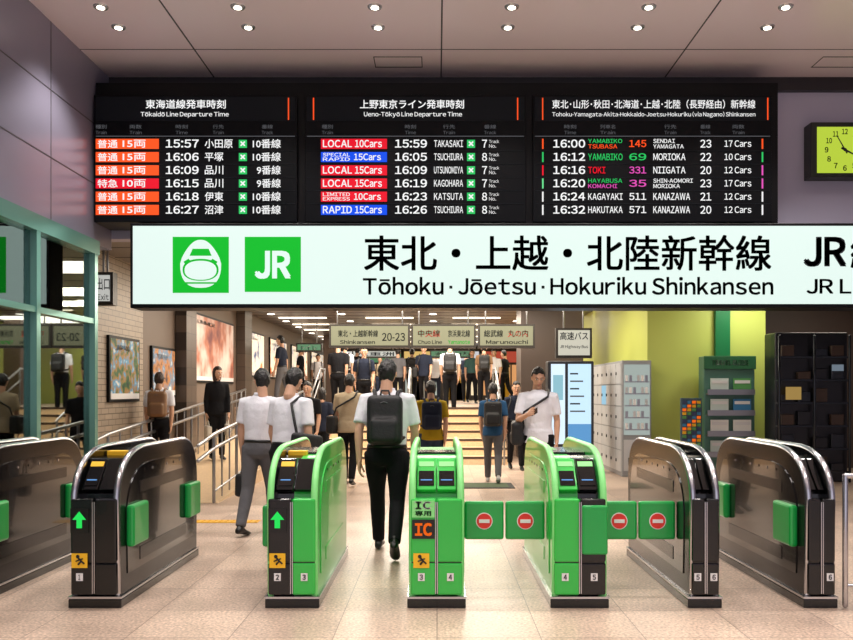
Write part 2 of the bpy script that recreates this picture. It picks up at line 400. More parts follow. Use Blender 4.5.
dd.box(X(551,d),X(565,d),d-.01,d,Z(444,d),Z(364,d),E('display_white',(215,236,250),1.1,True));dd.box(X(568,d),X(591,d),d-.01,d,Z(444,d),Z(364,d),E('display_cyan',(196,228,246),1.1,True))
for i in range(6):
    y=373+i*7.5;dd.box(X(570,d),X(570+8+(i*5)%9,d),d-.014,d-.01,Z(y+1.5,d),Z(y,d),[ink,gtext][i%2])
dd.box(X(568,d),X(591,d),d-.013,d-.01,Z(444,d),Z(424,d),E('display_blue',(100,160,215),.9));dd.box(X(553,d),X(563,d),d-.013,d-.01,Z(400,d),Z(375,d),E('display_teal',(150,200,215),.9))
dd.finish('digital_display_kiosk')
MB().box(1.75,3.05,17.3,18.3,0,3.28,M('dark_panel',(84,72,66),.4)).finish('wall_stub')
def rack(name,px0,px1,pyt,d,body,cols,rows,n):
    q=MB();x0,x1=X(px0,d),X(px1,d);zt=Z(pyt,d)
    q.box(x0,x1,d,d+.3,0,zt,body,.02)
    q.box(x0-.01,x1+.01,d-.03,d,zt-.22,zt,M('rack_header',(40,96,60),.4),.008);q.text('TRAVEL GUIDE',x0+.12,x1-.12,zt-.15,zt-.07,d-.034,wht,.02)
    hh=(zt-.3-.35)/rows
    for j in range(rows):
        z=.35+j*hh;q.box(x0+.03,x1-.03,d-.09,d,z,z+.03,steel);q.box(x0+.03,x1-.03,d-.095,d-.085,z,z+.09,steel)
        for i in range(n):
            ww=(x1-x0-.1)/n;a=x0+.05+i*ww
            q.box(a+.04,a+ww-.04,d-.07,d-.05,z+.03,z+hh*.8,cols[(i*3+j*2)%len(cols)]);q.box(a+.06,a+ww-.06,d-.074,d-.07,z+hh*.55,z+hh*.7,wht)
    return q.finish(name)
bcols=[M('leaf_%d'%i,c_,.5) for i,c_ in enumerate([(210,225,220),(60,130,180),(230,180,60),(190,70,60),(90,160,90),(240,240,235),(60,70,110)])]
rack('brochure_rack',704,755,356,13.7,M('rack_body',(80,122,108),.4),[bcols[i] for i in(0,1,5,4,0,5)],4,2)
q=MB();d=13.3;q.box(X(681,d),X(702,d),d,d+.06,.3,Z(398,d),M('stand_blue',(60,84,96),.4),.01)
for j in range(14):
    for i in range(4):
        a=X(682.5+i*4.8,d);z=Z(453-j*3.8,d);q.box(a,a+.055,d-.02,d,z,z+.045,[yellow,bcols[1],bcols[4],orangem,bcols[6]][(i*2+j*3)%5])
q.tube([(X(691,d),d+.03,0),(X(691,d),d+.03,.4)],.02,steel);q.box(X(683,d),X(700,d),d-.15,d+.2,0,.03,steel,.005)
q.finish('leaflet_stand')
dk=M('dark_wall',(70,54,44),.5)
room('wall_shop_back',5.62,8.0,15.5,15.7,0,3.29,dk)
cb=MB();d=13.0;x0,x1=X(778,d),X(851,d);cbm=M('cabinet_black',(20,20,24),.3);cbg=M('cabinet_glass',(40,44,50),.1,.3)
cb.box(x0,x1,d+.1,d+.55,0,Z(332,d),cbm,.02)
for x in(x0+.02,(x0+x1)/2,x1-.02):
    cb.tube([(x,d,.02),(x,d,Z(336,d))],.022,cbg,8)
for j in range(6):
    z=.15+j*.36;cb.box(x0,x1,d,d+.1,z,z+.03,cbg)
    for i in range(4):
        if (i*5+j*3)%4==0:continue
        a=x0+.06+i*(x1-x0-.1)/4;cb.box(a,a+.2,d+.01,d+.1,z+.03,z+.03+.12+.05*((i+j*2)%3),[cbm,cbg,dk][(i+j)%3],.01)
cb.box(x0+.12,x0+.36,d-.012,d,1.3,1.5,E('cab_led',(230,190,110),.4));cb.box(x1-.3,x1-.12,d-.012,d,1.75,1.85,E('cab_led2',(180,200,220),.3))
cb.finish('storage_cabinet')
for px in(775,797,822,846):
    d=13.8;x=X(px,d);q=MB();q.tube([(x,d,3.28),(x,d,3.1)],.012,frame,6);q.add(loft([((x,d,3.12),(1,0,0),(0,1,0),.03,.03),((x,d,2.98),(1,0,0),(0,1,0),.06,.06)]),frame);q.disc((x,d,2.975),.045,lamp,'z');q.finish('spotlight')
f=MB()
for x in(2.68,2.78,2.98,3.2):f.tube([(x,5.45,.02),(x,5.45,.87)],.018,silver)
f.tube([(2.68,5.45,.87),(3.4,5.45,.87)],.018,silver);f.tube([(2.68,5.45,.15),(3.4,5.45,.15)],.012,silver);f.finish('steel_fence')
t=MB();ty=M('tactile_yellow',(225,170,40),.6);t.box(-2.85,-1.95,9.0,9.18,0,.006,ty)
for i in range(14):
    for j in range(3):t.disc((-2.82+i*.065,9.03+j*.06,.008),.014,ty,'z',8)
t.finish('tactile_paving')
t=MB();t.box(.12,1.15,12.2,12.9,0,.012,M('mat_dark',(60,62,58),.8),.004);t.box(.2,1.07,12.28,12.82,.012,.014,M('mat_inner',(80,96,70),.9));t.finish('floor_mat')

# ---------------- main banner
d=9.5;B=MB()
B.box(X(130,d),X(1120,d),d,d+.35,Z(308,d),Z(223,d),frame,.01)
B.box(X(133,d),X(1117,d),d-.006,d,Z(304,d),Z(226,d),white)
def bt(t,a,b_,c_,e,m=ink,bold=.02):B.text(t,X(a,d),X(b_,d),Z(e,d),Z(c_,d),d-.012,m,bold)
bt('東北・上越・北陸新幹線',364,771,235,271,ink,.022);bt('Tōhoku · Jōetsu · Hokuriku Shinkansen',363,773,277,295,ink,.03)
bt('JR',803,846,237,267,ink,.05);bt('線',850,885,235,269);bt('JR Lines',806,900,278,294,ink,.03);B.box(X(173,d),X(229,d),d-.012,d-.006,Z(293,d),Z(237,d),signgreen);B.box(X(245,d),X(301,d),d-.012,d-.006,Z(292,d),Z(237,d),signgreen)
B.text('JR',X(255,d),X(291,d),Z(279,d),Z(251,d),d-.016,white,.06)
def shape(px,mat,y):
    B.add(([Vector((X(a,d),y,Z(b_,d))) for a,b_ in px],[tuple(range(len(px)))]),mat)
def outl(cx,cy,rx,ry,p=2.6,n=36):return [(cx+rx*math.copysign(abs(math.cos(a))**(2/p),math.cos(a)),cy+ry*math.copysign(abs(math.sin(a))**(2/p),math.sin(a))) for a in [2*math.pi*i/n for i in range(n)]]
shape([(201+(x-201)*(1.0 if y>262 else .62+.38*max(0,(y-241)/21)),y) for x,y in outl(201,264,20.5,24,2.5)],white,d-.014)
shape([(193,249),(209,249),(212,256),(190,256)],signgreen,d-.016)
shape(outl(201,270,18,11,2.3),signgreen,d-.016);shape(outl(201,270.5,16,9.5,2.3),white,d-.018)
shape([(184,262),(189,259),(191,261),(186,265)],signgreen,d-.02);shape([(218,262),(213,259),(211,261),(216,265)],signgreen,d-.02)
B.box(X(183,d),X(219,d),d-.022,d-.02,Z(284,d),Z(282.4,d),signgreen)
B.finish('station_name_sign')

# ---------------- departure boards
d=9.6;D=MB()
D.box(-3.97,X(780,d),d+.06,d+.5,Z(222,d),Z(81,d),frame)
def R(a,b_,c_,e,m,y):D.box(X(a,d),X(b_,d),y-.004,y,Z(e,d),Z(c_,d),m)
def tx(t,a,b_,c_,e,m=wtext,bold=.02):D.text(t,X(a,d),X(b_,d),Z(e,d),Z(c_,d),d-.012,m,bold)
for a,b_ in((94,297),(305,526),(533,772)):
    D.box(X(a,d),X(b_,d),d,d+.06,Z(222,d),Z(95,d),boardblk,.006);R(a+2,b_-2,97,121,boardhdr,d-.001)
    R(a+2,b_-2,136,136.6,gtext,d-.002)
    for i in range(1,6):R(a+2,b_-2,137.5+13.2*i,137.9+13.2*i,boardhdr,d-.001)
for a in(288,517,542,313,767):R(a,a+1.2,98,120,orange,d-.004)
tx('東海道線発車時刻',146,226,100,109);tx('Tōkaidō Line Departure Time',141,229,112,118,wtext,.015)
tx('上野東京ライン発車時刻',360,464,100,109);tx('Ueno-Tōkyō Line Departure Time',364,462,112,118,wtext,.015)
tx('東北･山形･秋田･北海道･上越･北陸（長野経由）新幹線',552,755,100,109,wtext,.012);tx('Tohoku-Yamagata-Akita-Hokkaido-Joetsu-Hokuriku (via Nagano) Shinkansen',552,755,112,118,wtext,.01)
for t,a,b_ in(('種別',96,107),('両数',130,142),('時刻',176,188),('行先',213,224),('番線',262,273),('種別',322,333),('時刻',405,416),('行先',443,455),('番線',484,496),('時刻',564,576),('列車名',600,615),('行先',664,676),('番線',700,710),('両数',732,744)):
        tx(t,a,b_,125,129,gtext,0);tx('Time' if t=='時刻' else 'Track' if t=='番線' else 'Train',a,b_,131,134.5,gtext,0)
rows1=[('普通',15,'15:57','小田原',10,0),('普通',15,'16:06','平塚',10,0),('普通',15,'16:09','品川',9,0),('特急',10,'16:15','品川',9,1),('普通',15,'16:18','伊東',10,0),('普通',15,'16:27','沼津',10,0)]
rows2=[('LOCAL','10','15:59','TAKASAKI',7,0),('SPECIAL','15','16:05','TSUCHIURA',8,2),('LOCAL','15','16:09','UTSUNOMIYA',7,0),('LOCAL','15','16:19','KAGOHARA',7,0),('LIMITED','10','16:23','KATSUTA',8,0),('RAPID','15','16:26','TSUCHIURA',8,2)]
rows3=[('16:00','YAMABIKO','TSUBASA','145','SENDAI','YAMAGATA','23','17',orange,orange),('16:12','YAMABIKO',None,'69','MORIOKA',None,'22','10',green_e,green_e),('16:16','TOKI',None,'331','NIIGATA',None,'20','12',red,pink),('16:20','HAYABUSA','KOMACHI','35','SHIN-AOMORI','MORIOKA','23','17',lgreen,pink),('16:24','KAGAYAKI',None,'511','KANAZAWA',None,'21','12',wtext,wtext),('16:32','HAKUTAKA',None,'571','KANAZAWA',None,'20','12',wtext,wtext)]
for i in range(6):
    y=144+13.2*i
    k,c_,t,ds,n_,cc=rows1[i]
    R(96,159,y-5,y+5,red if cc else orange,d-.004);tx(k,98,118,y-4,y+4.2,wtext,.02);tx('%d両'%c_,123,146,y-4,y+4,wtext,.02)
    tx(t,166,199,y-4.2,y+4,wtext,.03);L=len(ds);tx(ds,205,205+9.3*L,y-4.6,y+4.4,wtext,.015);R(239,247,y-4,y+4,green_e,d-.004);tx('×',240.5,245.5,y-2.5,y+2.5,wtext,.03)
    tx('%d番線'%n_,253 if n_>9 else 257,281,y-4.6,y+4.4,wtext,.015)
    k,c_,t,ds,n_,cc=rows2[i]
    R(321,387,y-5,y+5,blue if cc else red,d-.004)
    if k in('SPECIAL','LIMITED'):
        tx(k,323,350,y-4,y-.4);tx('RAPID' if k=='SPECIAL' else 'EXPRESS',323,350,y+.6,y+4);tx(c_+'Cars',354,381,y-3.4,y+3.4,wtext,.03)
    else:tx(k,323,352,y-3.8,y+3.6,wtext,.03);tx(c_+'Cars',355,382,y-3.8,y+3.6,wtext,.03)
    tx(t,395,427,y-4.2,y+4,wtext,.03);tx(ds,434,463,y-3.6,y+3.4,wtext,.02);R(467,475,y-4,y+4,green_e,d-.004);tx('×',468.5,473.5,y-2.5,y+2.5,wtext,.03)
    tx(str(n_),482,487,y-4,y+4);tx('Track',489,499,y-4,y-.6,wtext,0);tx('No.',489,496,y+.6,y+4,wtext,0)
    t,n1,n2,no,d1,d2,tr_,ca,c1,c2=rows3[i]
    R(542,543.5,y-5,y+5,c1,d-.004);R(761.5,763,y-5,y+5,c2,d-.004)
    tx(t,553,585,y-4.2,y+4,wtext,.03)
    if n2:tx(n1,588,622,y-4.8,y-.6,green_e);tx(n2,588,617,y+.6,y+4.8,c2)
    else:tx(n1,588,588+4.3*len(n1),y-3.4,y+3.4,c1,.02)
    tx(no,629,646,y-3.6,y+3.4,c2,.02)
    if d2:tx(d1,653,653+3.6*len(d1),y-4.8,y-.6);tx(d2,653,653+3.8*len(d2),y+.6,y+4.8)
    else:tx(d1,653,653+4.6*len(d1),y-3.6,y+3.4,wtext,.02)
    tx(tr_,700,711,y-4,y+4,wtext,.02);tx(ca+' Cars',724,751,y-3.4,y+3.2,wtext,.015)
D.finish('departure_board')
K=MB();d=10.0
lim=E('clock_face',(196,222,70),.85)
K.box(X(811,d),X(878,d),d,d+.2,Z(177,d),Z(122,d),M('clock_case',(28,34,26),.4),.01);K.box(X(817,d),X(872,d),d-.006,d,Z(173,d),Z(127,d),lim)
cx,cz=X(844.5,d),Z(150,d)
for i in range(12):
    a=math.radians(30*(i+1));x=cx+.22*math.sin(a);z=cz+.22*math.cos(a);K.text(str(i+1),x-.022*(1 if i<9 else 1.6),x+.022*(1 if i<9 else 1.6),z-.033,z+.033,d-.01,ink,.04)
def hand_(a,l,w_):
    a=math.radians(a);u=Vector((math.sin(a),0,math.cos(a)));v=Vector((math.cos(a),0,-math.sin(a)));c_=Vector((cx,d-.014,cz))
    K.add(([c_-u*.05-v*w_,c_-u*.05+v*w_,c_+u*l+v*w_*.6,c_+u*l-v*w_*.6],[(0,1,2,3)]),ink)
hand_(118,.13,.014);hand_(330,.2,.009);K.disc((cx,d-.016,cz),.02,ink);K.finish('wall_clock')

# ---------------- ticket gates
GY=5.46;GL=1.75
def prof(off=0):
    def bz(a,b_,c_,n=12):return [((1-t)**2*a[0]+2*t*(1-t)*b_[0]+t*t*c_[0],(1-t)**2*a[1]+2*t*(1-t)*b_[1]+t*t*c_[1]) for t in [i/n for i in range(n+1)]]
    P=[(0.02,0)]+bz((0,.70),(0.02,1.02),(.5,1.03))+bz((1.35,1.03),(1.75,1.03),(1.75,.66))+[(1.73,0)]
    return [(GY+.875+(y-.875)*(1-off/.875),max(0,z-off if z>.01 else 0)) for y,z in P]
def gate(xl,xr,sl,sr,rim,fl,fr,kind,nums,pads=''):
    g=MB();P=prof();w=.045
    g.prism(P,xl,xl+w,sl);g.prism(P,xr-w,xr,sr)
    xm=(xl+xr)/2
    g.prism(prof(.06),xl+w,xm,fl);g.prism(prof(.06),xm,xr-w,fr)
    arch=[(y,z) for y,z in P[1:-1]]
    for x,rm in((xl+w/2,rim[0]),(xr-w/2,rim[1])):
        pts=[(x,GY+.02,.09)]+[(x,y,z) for y,z in arch]+[(x,GY+1.735,.09)]
        g.tube(pts,.0225,rm,10)
    for x0,x1,m,s_ in((xl-.006,xl,sl,-1),(xr,xr+.006,sr,1)):
        mi=gateinset if m in(gatesteel,gateblk) else m
        q=[(y,max(z,.2)) for y,z in prof(.11)];g.prism(q,x0,x1,mi)
        for za,zb in((.25,.34),(.72,.80)):
            a,b_=sorted((x0 if s_<0 else x1,(x0-.004) if s_<0 else x1+.004));g.box(a,b_,GY+.35,GY+1.4,za,zb,m)
        for k in range(6):g.disc((x0-.002 if s_<0 else x1+.002,GY+.45+k*.16,.87),.010,silver if k%2 else gateblk,'x',10)
    g.box(xl-.012,xr+.012,GY-.012,GY+GL+.012,0,.06,gateblk,.006);g.box(xl-.014,xr+.014,GY-.014,GY+GL+.014,.062,.076,silver)
    for a,b_,m in((xl+.012,xm-.003,fl),(xm+.003,xr-.012,fr)):
        g.box(a,b_,GY-.03,GY+.04,.09,.30,m,.012);g.box(a,b_,GY-.03,GY+.04,.305,.72,m,.012)
        g.box(a+.005,b_-.005,GY-.02,GY+.04,.30,.306,gateblk)
        g.box(b_-.006 if a<xm-.02 else a,b_ if a<xm-.02 else a+.006,GY-.033,GY-.03,.1,.7,silver)
    y=GY-.032
    for a,b_,face in((xl+w+.005,xm-.004,0),(xm+.004,xr-w-.005,1)):
        mxr=Matrix.Translation(((a+b_)/2,GY+.15,.85))@Matrix.Rotation(math.radians(48),4,'X')
        hw=(b_-a)/2
        g.box(-hw,hw,-.13,.13,0,.03,(fl if face==0 else fr) if kind in('ic','g4') else gateblk,.006,mxr);
        if hw>.03 and ((kind!='plain')or face==0):
            if kind=='arrow' and face==1:continue
            g.box(-hw*.8,hw*.8,-.1,.02,.03,.036,gateblk,.0,mxr)
            g.box(-hw*.6,hw*.6,-.06,-.052,.036,.038,blueled,0,mxr)
            g.box(-hw*.8,hw*.8,.06,.10,.03,.034,yellow if kind=='arrow' else gatelight,0,mxr)
    g.box(xl+w,xr-w,GY+.55,GY+.8,.965,.985,gateblk,.004)
    if kind=='arrow':
        g.box(xl+w+.01,xm+.02,GY+.46,GY+.54,.965,1.0,yellow,.004)
    def st(x0,x1,z0,z1,m,dy=0):g.box(x0,x1,y-.004-dy,y-dy,z0,z1,m)
    hwid=xm-xl
    xc=xl+hwid*.45
    if kind=='arrow':
        st(xc-.06,xc+.06,.50,.66,M('lcd_black',(6,8,8),.2))
        a=[(xc-.045,.585),(xc,.64),(xc+.045,.585),(xc+.018,.585),(xc+.018,.53),(xc-.018,.53),(xc-.018,.585)]
        g.add(([Vector((p_[0],y-.007,p_[1])) for p_ in a],[tuple(range(7))]),arrowg)
    if kind=='ic':
        g.box(xl+.02,xm-.012,y-.006,y,.60,.71,gatelight);g.text('IC',xl+.04,xm-.035,.655,.705,y-.01,wht,.05);g.text('専用',xl+.04,xm-.035,.61,.645,y-.01,ink,.03)
        st(xl+.02,xm-.012,.46,.585,gateblk);g.text('IC',xl+.04,xm-.03,.48,.565,y-.01,orangem,.07)
    if kind in('arrow','ic'):
        st(xc-.052,xc+.052,.27,.365,yellow,.001);g.add(ellip((xc-.01,y-.007,.345),(.012,.003,.012)),gateblk)
        g.tube([(xc-.005,y-.007,.335),(xc+.012,y-.007,.315),(xc-.005,y-.007,.295)],.007,gateblk,6);g.tube([(xc+.012,y-.007,.315),(xc+.03,y-.007,.3)],.006,gateblk,6);g.tube([(xc-.02,y-.007,.315),(xc+.02,y-.007,.33)],.005,gateblk,6)
    if nums[0]:st(xc-.022,xc+.022,.185,.235,wht);g.text(nums[0],xc-.011,xc+.011,.193,.227,y-.006,ink,.04)
    if nums[1]:
        xq=xr-hwid*.5;st(xq-.022,xq+.022,.185,.235,wht);g.text(nums[1],xq-.011,xq+.011,.193,.227,y-.006,ink,.04)
    for side,x in(('L',xl),('R',xr)):
        if side in pads:
            s_=-1 if side=='L' else 1
            for ya,yb in((GY+.1,GY+.40),(GY+1.38,GY+1.68)):
                a,b_=sorted((x,x+s_*.055));g.box(a,b_,ya,yb,.38,.66,flapgreen,.018)
    if kind=='g4':g.box(xm+.01,xr-.005,y-.03,y+.01,.36,.68,flapgreen,.012)
    return g.finish('ticket_gate')
gate(-2.41,-2.085,gateblk,gatesteel,(silver,silver),gateblk,gateblk,'arrow',('1',None),'R')
gate(-1.118,-.785,gateblk,gategreen,(gatelight,gatelight),gateblk,gategreen,'arrow',('2','3'),'L')
gate(-.184,.178,gategreen,gategreen,(gatelight,gatelight),gategreen,gategreen,'ic',('3','4'),'')
gate(.757,1.118,gategreen,gategreen,(gatelight,gatelight),gategreen,gateblk,'g4',('4','5'),'')
gate(1.66,1.86,gatesteel,gateblk,(silver,silver),gateblk,gateblk,'plain',('5','6'),'')
gate(2.42,2.62,gatesteel,gateblk,(silver,silver),gateblk,gateblk,'plain',(None,'6'),'L')
gate(-3.38,-3.07,gateblk,gatesteel,(silver,silver),gateblk,gateblk,'plain',(None,None),'R')
def flap(xa,xb):
    q=MB();xm=(xa+xb)/2;yy=GY+.29
    for a,b_ in((xa,xm-.006),(xm+.006,xb)):
        q.box(a,b_,yy-.022,yy+.022,.40,.665,flapgreen,.016)
        c_=(a+b_)/2;q.disc((c_,yy-.025,.53),.058,wht);q.disc((c_,yy-.028,.53),.052,redm);q.box(c_-.036,c_+.036,yy-.034,yy-.03,.518,.542,wht)
    q.finish('gate_flap_doors')
flap(.19,.745);flap(1.13,1.648)

# ---------------- people
skin=M('skin',(205,160,132),.5);lips=M('lips',(170,98,88),.5);eyew=M('eye_white',(235,232,228),.3);iris=M('iris',(30,22,18),.2)
hairm=M('black_hair',(20,17,17),.4,bump=.6,bscale=60);hairb=M('brown_hair',(52,34,26),.45,bump=.6,bscale=60)
def cloth(n,c):return M(n,c,.85,bump=1.,bscale=7,spec=.2)
wshirt=cloth('white_cotton',(228,229,236));blk=cloth('black_cloth',(18,18,22));greyc=cloth('grey_cloth',(100,100,104));navy=cloth('navy_cloth',(32,38,54))
bluec=cloth('blue_cloth',(44,84,124));must=cloth('mustard_cloth',(170,142,30));denim=cloth('denim',(48,58,80));brown=cloth('brown_cloth',(120,92,66));beige=cloth('beige_cloth',(180,164,138));teal=cloth('teal_cloth',(60,92,90))
bagm=M('bag_nylon',(20,21,24),.6,bump=.3,bscale=30);bagbr=M('bag_brown',(120,86,56),.5);shoe=M('shoe_black',(18,17,17),.35);shoew=M('shoe_white',(200,200,200),.5)
paper=M('paper_bag',(215,210,200),.6)
def remesh(meshes,vox,it=3):
    vs=[];fs=[]
    for v,f in meshes:
        o=len(vs);vs+=v;fs+=[tuple(a+o for a in q) for q in f]
    me=bpy.data.meshes.new('r');me.from_pydata(vs,[],fs)
    bm=bmesh.new();bm.from_mesh(me);bmesh.ops.recalc_face_normals(bm,faces=bm.faces);bm.to_mesh(me);bm.free()
    ob=bpy.data.objects.new('r',me);scn.collection.objects.link(ob)
    m=ob.modifiers.new('r','REMESH');m.mode='VOXEL';m.voxel_size=vox
    if it:
        k=ob.modifiers.new('s','SMOOTH');k.factor=.5;k.iterations=it
    r=evalmesh(ob);bpy.data.objects.remove(ob);bpy.data.meshes.remove(me);return r
ux=Vector((1,0,0));uy=Vector((0,1,0));uz=Vector((0,0,1))
def sd(a):return math.sin(math.radians(a))
def cd(a):return math.cos(math.radians(a))
def ss(a,b_,v):
    t=max(0,min(1,(v-a)/(b_-a)));return t*t*(3-2*t)
def person(name,px,d,z0,head,h,top,bot,shoes=None,hair='short',hm=None,legs=((12,6,0),(-12,22,12)),arms=((8,6,14,3),(-8,6,10,3)),lean=3,look=(0,5),sleeve='short',tuck=True,bags=(),fine=True,curl=1.,female=False,xw=None,wide=1.):
    hm=hm or hairm;shoes=shoes or shoe
    g=MB();vx=.012 if fine else .017;vh=.0045 if fine else .007
    hipz=.90;R=Matrix.Translation((0,0,hipz))@Matrix.Rotation(math.radians(-lean),4,'X')@Matrix.Translation((0,0,-hipz))
    fw=.92 if female else 1.
    fw*=wide
    legm=[];shm=[];zmin=9
    for s_,(a,k,fp) in zip((-1,1),legs):
        hp=Vector((s_*.09*fw,0,hipz-.01));kn=hp+Vector((s_*.0,sd(a),-cd(a)))*.41
        an=kn+Vector((0,sd(a-k),-cd(a-k)))*.40
        legm.append(tubemesh([hp+uz*.03,hp+(kn-hp)*.35,hp+(kn-hp)*.75,kn,kn+(an-kn)*.3,kn+(an-kn)*.7,an],[.098*fw,.09*fw,.074,.067,.066,.058,.054],16,False))
        f=Vector((0,cd(fp),-sd(fp)));u=Vector((0,sd(fp),cd(fp)))
        rg=[(-.065,.05,.018,.02),(-.055,.045,.03,.032),(-.02,.03,.037,.045),(.03,.035,.04,.04),(.09,.052,.046,.026),(.15,.058,.046,.021),(.19,.061,.034,.017),(.205,.063,.018,.01)]
        m=loft([(an+f*q[0]-u*q[1],ux,u,q[2],q[3]) for q in rg],14);shm.append(m);zmin=min(zmin,min(v.z for v in m[0]))
        shm.append(tubemesh([an+uz*.03,an-u*.03],[.036,.036],12))
    pel=[(.80,.10,.08),(.84,.165,.12),(.90,.172,.125),(.96,.158,.115),(1.0,.15,.108)]
    legm.append(loft([((0,-.005,z),ux,uy,rx*fw,ry) for z,rx,ry in pel]))
    T=Matrix.Translation((X(px,d) if xw is None else xw,d,z0))@Matrix.Rotation(math.radians(-head),4,'Z')@Matrix.Scale(h/1.72,4)@Matrix.Translation((0,0,-zmin))
    g.add(remesh(legm,vx,4),bot,True,T);g.add(remesh(shm,.009 if fine else .013,2),shoes,True,T)
    TU=T@R
    rg=[(.965,.153,.112),(1.0,.158,.117),(1.08,.158,.116),(1.18,.17,.12),(1.29,.18,.118),(1.36,.175,.105),(1.41,.13,.085),(1.44,.085,.07),(1.46,.066,.064)]
    if female:rg[3]=(1.18,.165,.125);rg[2]=(1.08,.145,.108)
    if not tuck:rg=[(.82,.182,.138),(.9,.18,.135),(.97,.17,.126)]+rg[1:]
    tm=[loft([((0,-.005,z),ux,uy,rx*fw,ry) for z,rx,ry in rg],24)]
    armm=[];wr=[]
    for s_,(sw,ab,el,inn) in zip((-1,1),arms):
        sh_=Vector((s_*.178*fw,-.005,1.375));D1=Vector((s_*sd(ab),sd(sw)*cd(ab),-cd(sw)*cd(ab)))
        eb=sh_+D1*.29;p=sw+el;D2=Vector((-s_*sd(inn),sd(p)*cd(inn),-cd(p)*cd(inn)));w_=eb+D2*.25
        st_=[Vector((s_*.10,-.005,1.385)),sh_,sh_+D1*.1]
        if sleeve=='short':tm.append(tubemesh(st_+[sh_+D1*.16,sh_+D1*.22],[.06,.065,.064,.064,.066],14,False))
        else:tm.append(tubemesh(st_+[eb,eb+D2*.1,eb+D2*.235],[.06,.062,.056,.048,.043,.036],14,False))
        iv=-s_*ux;iv=(iv-D2*iv.dot(D2)).normalized();tv=iv.cross(D2)
        if tv.dot(Vector((0,cd(p),sd(p))))<0:tv=-tv
        parts=[tubemesh([sh_+D1*.05,eb-D1*.03,eb,eb+D2*.06,w_-D2*.03,w_+D2*.01],[.046,.038,.037,.038,.027,.026],12)]
        parts.append(loft([(w_-D2*.01,tv,iv,.024,.018),(w_+D2*.02,tv,iv,.034,.017),(w_+D2*.06,tv,iv,.041,.016),(w_+D2*.088,tv,iv,.038,.012)],14))
        for t_,l_ in((.0305,.068),(.010,.077),(-.0105,.071),(-.030,.055)):
            q=w_+D2*.078+tv*t_;pt=[q];ang=10*curl
            for seg_,(fr_,da) in enumerate(((.45,22),(.32,28),(.25,22))):
                dv=(D2*cd(ang)+iv*sd(ang)+tv*(t_*2.2)).normalized();q=q+dv*l_*fr_;pt.append(q);ang+=da*curl
            parts.append(tubemesh(pt,[.0092,.0086,.008,.0068],8))
        q=w_+D2*.018+tv*.024;q1=q+(D2*.6+tv*.62+iv*.3).normalized()*.04;q2=q1+(D2*.85+tv*.3+iv*.35).normalized()*.032;q3=q2+(D2*.9+tv*.05+iv*.4).normalized()*.024
        parts.append(tubemesh([q,q1,q2,q3],[.014,.011,.0098,.0078],8))
        armm+=[remesh(parts,vh,1)];wr.append((w_,D2,tv,iv,sh_))
    g.add(remesh(tm,vx,4),top,True,TU)
    for m in armm:g.add(m,skin,True,TU)
    if top is wshirt and tuck:
        g.add(loft([((0,-.005,1.44),ux,uy,.075,.072),((0,-.003,1.475),ux,uy,.066,.064),((0,-.003,1.475),ux,uy,.061,.059),((0,-.005,1.44),ux,uy,.06,.058)]),top,True,TU)
    if tuck:g.add(loft([((0,-.005,.955),ux,uy,.163*fw,.12),((0,-.005,.985),ux,uy,.160*fw,.12)]),shoes,True,TU)
    HT=TU@Matrix.Translation((0,.012,1.603))@Matrix.Rotation(math.radians(look[0]),4,'Z')@Matrix.Rotation(math.radians(-look[1]),4,'X')
    def skull(dv):
        x,y,z=dv.x*.074,dv.y*.094,dv.z*.117
        if z<0:
            t=-dv.z;x*=1-.32*t**1.4
            if y<0:y*=1-.45*t
            else:y*=1-.10*t
        if y>0:y*=.93;x*=1-.06*dv.y
        return Vector((x,y,z))
    hv=[ellip((0,0,0),(1,1,1),20,14,skull),tubemesh([(0,.083,.022),(0,.096,-.004),(0,.102,-.018)],[.008,.010,.013],8),ellip((0,.066,-.097),(.026,.022,.018)),
        ellip((.076,-.006,-.003),(.009,.018,.031)),ellip((-.076,-.006,-.003),(.009,.018,.031)),tubemesh([(0,-.022,-.03),(0,-.028,-.1),(0,-.024,-.175)],[.052,.052,.06],14),
        ellip((0,.078,.028),(.05,.014,.012)),ellip((0,.082,-.055),(.026,.012,.014))]
    g.add(remesh(hv,.0055 if fine else .008,1),skin,True,HT)
    for s_ in(-1,1):
        g.add(ellip((s_*.031,.083,.006),(.015,.008,.0075)),eyew,True,HT);g.add(ellip((s_*.031,.0885,.006),(.0065,.004,.0068)),iris,True,HT)
        g.add(tubemesh([(s_*.016,.0925,.027),(s_*.032,.092,.031),(s_*.048,.083,.027)],[.0035,.0042,.0025],6),hm,True,HT)
    g.add(ellip((0,.091,-.056),(.024,.006,.004)),lips,True,HT);g.add(ellip((0,.0895,-.062),(.019,.006,.005)),lips,True,HT)
    rnd=random.Random(px)
    ph=[rnd.uniform(0,6) for _ in range(4)]
    def hf(dv):
        n_=1+.03*math.sin(9*dv.x+ph[0])*math.sin(8*dv.z+ph[1])+.02*math.sin(17*dv.y+ph[2]+5*dv.x)+.012*math.sin(31*dv.x+ph[3])
        x,y,z=dv.x*.085*n_,dv.y*(.104 if dv.y<0 else .098)*n_,dv.z*.124*n_
        if dv.y<0 and dv.z<0:y*=1+.22*dv.z
        k=1.
        if hair=='long':
            if dv.y>.0:k=1-.25*ss(.25,.45,dv.y)*(1-ss(.45,.65,dv.z))
            if dv.z<0 and dv.y<.45:z*=1.9
        else:
            fringe=.40+.07*math.sin(5*dv.x+ph[2])
            face=ss(.10,.34,dv.y)*(1-ss(fringe-.05,fringe+.22,dv.z))
            side=(1-ss(-.16,.06,dv.z))*ss(-.38,-.12,dv.y)
            nape=(1-ss(-.86,-.70,dv.z))
            k=1-.22*max(face,side,nape)
        return Vector((x*k,y*k,z*k))
    g.add(ellip((0,-.008,.010),(1,1,1),44,32,hf),hm,True,HT)
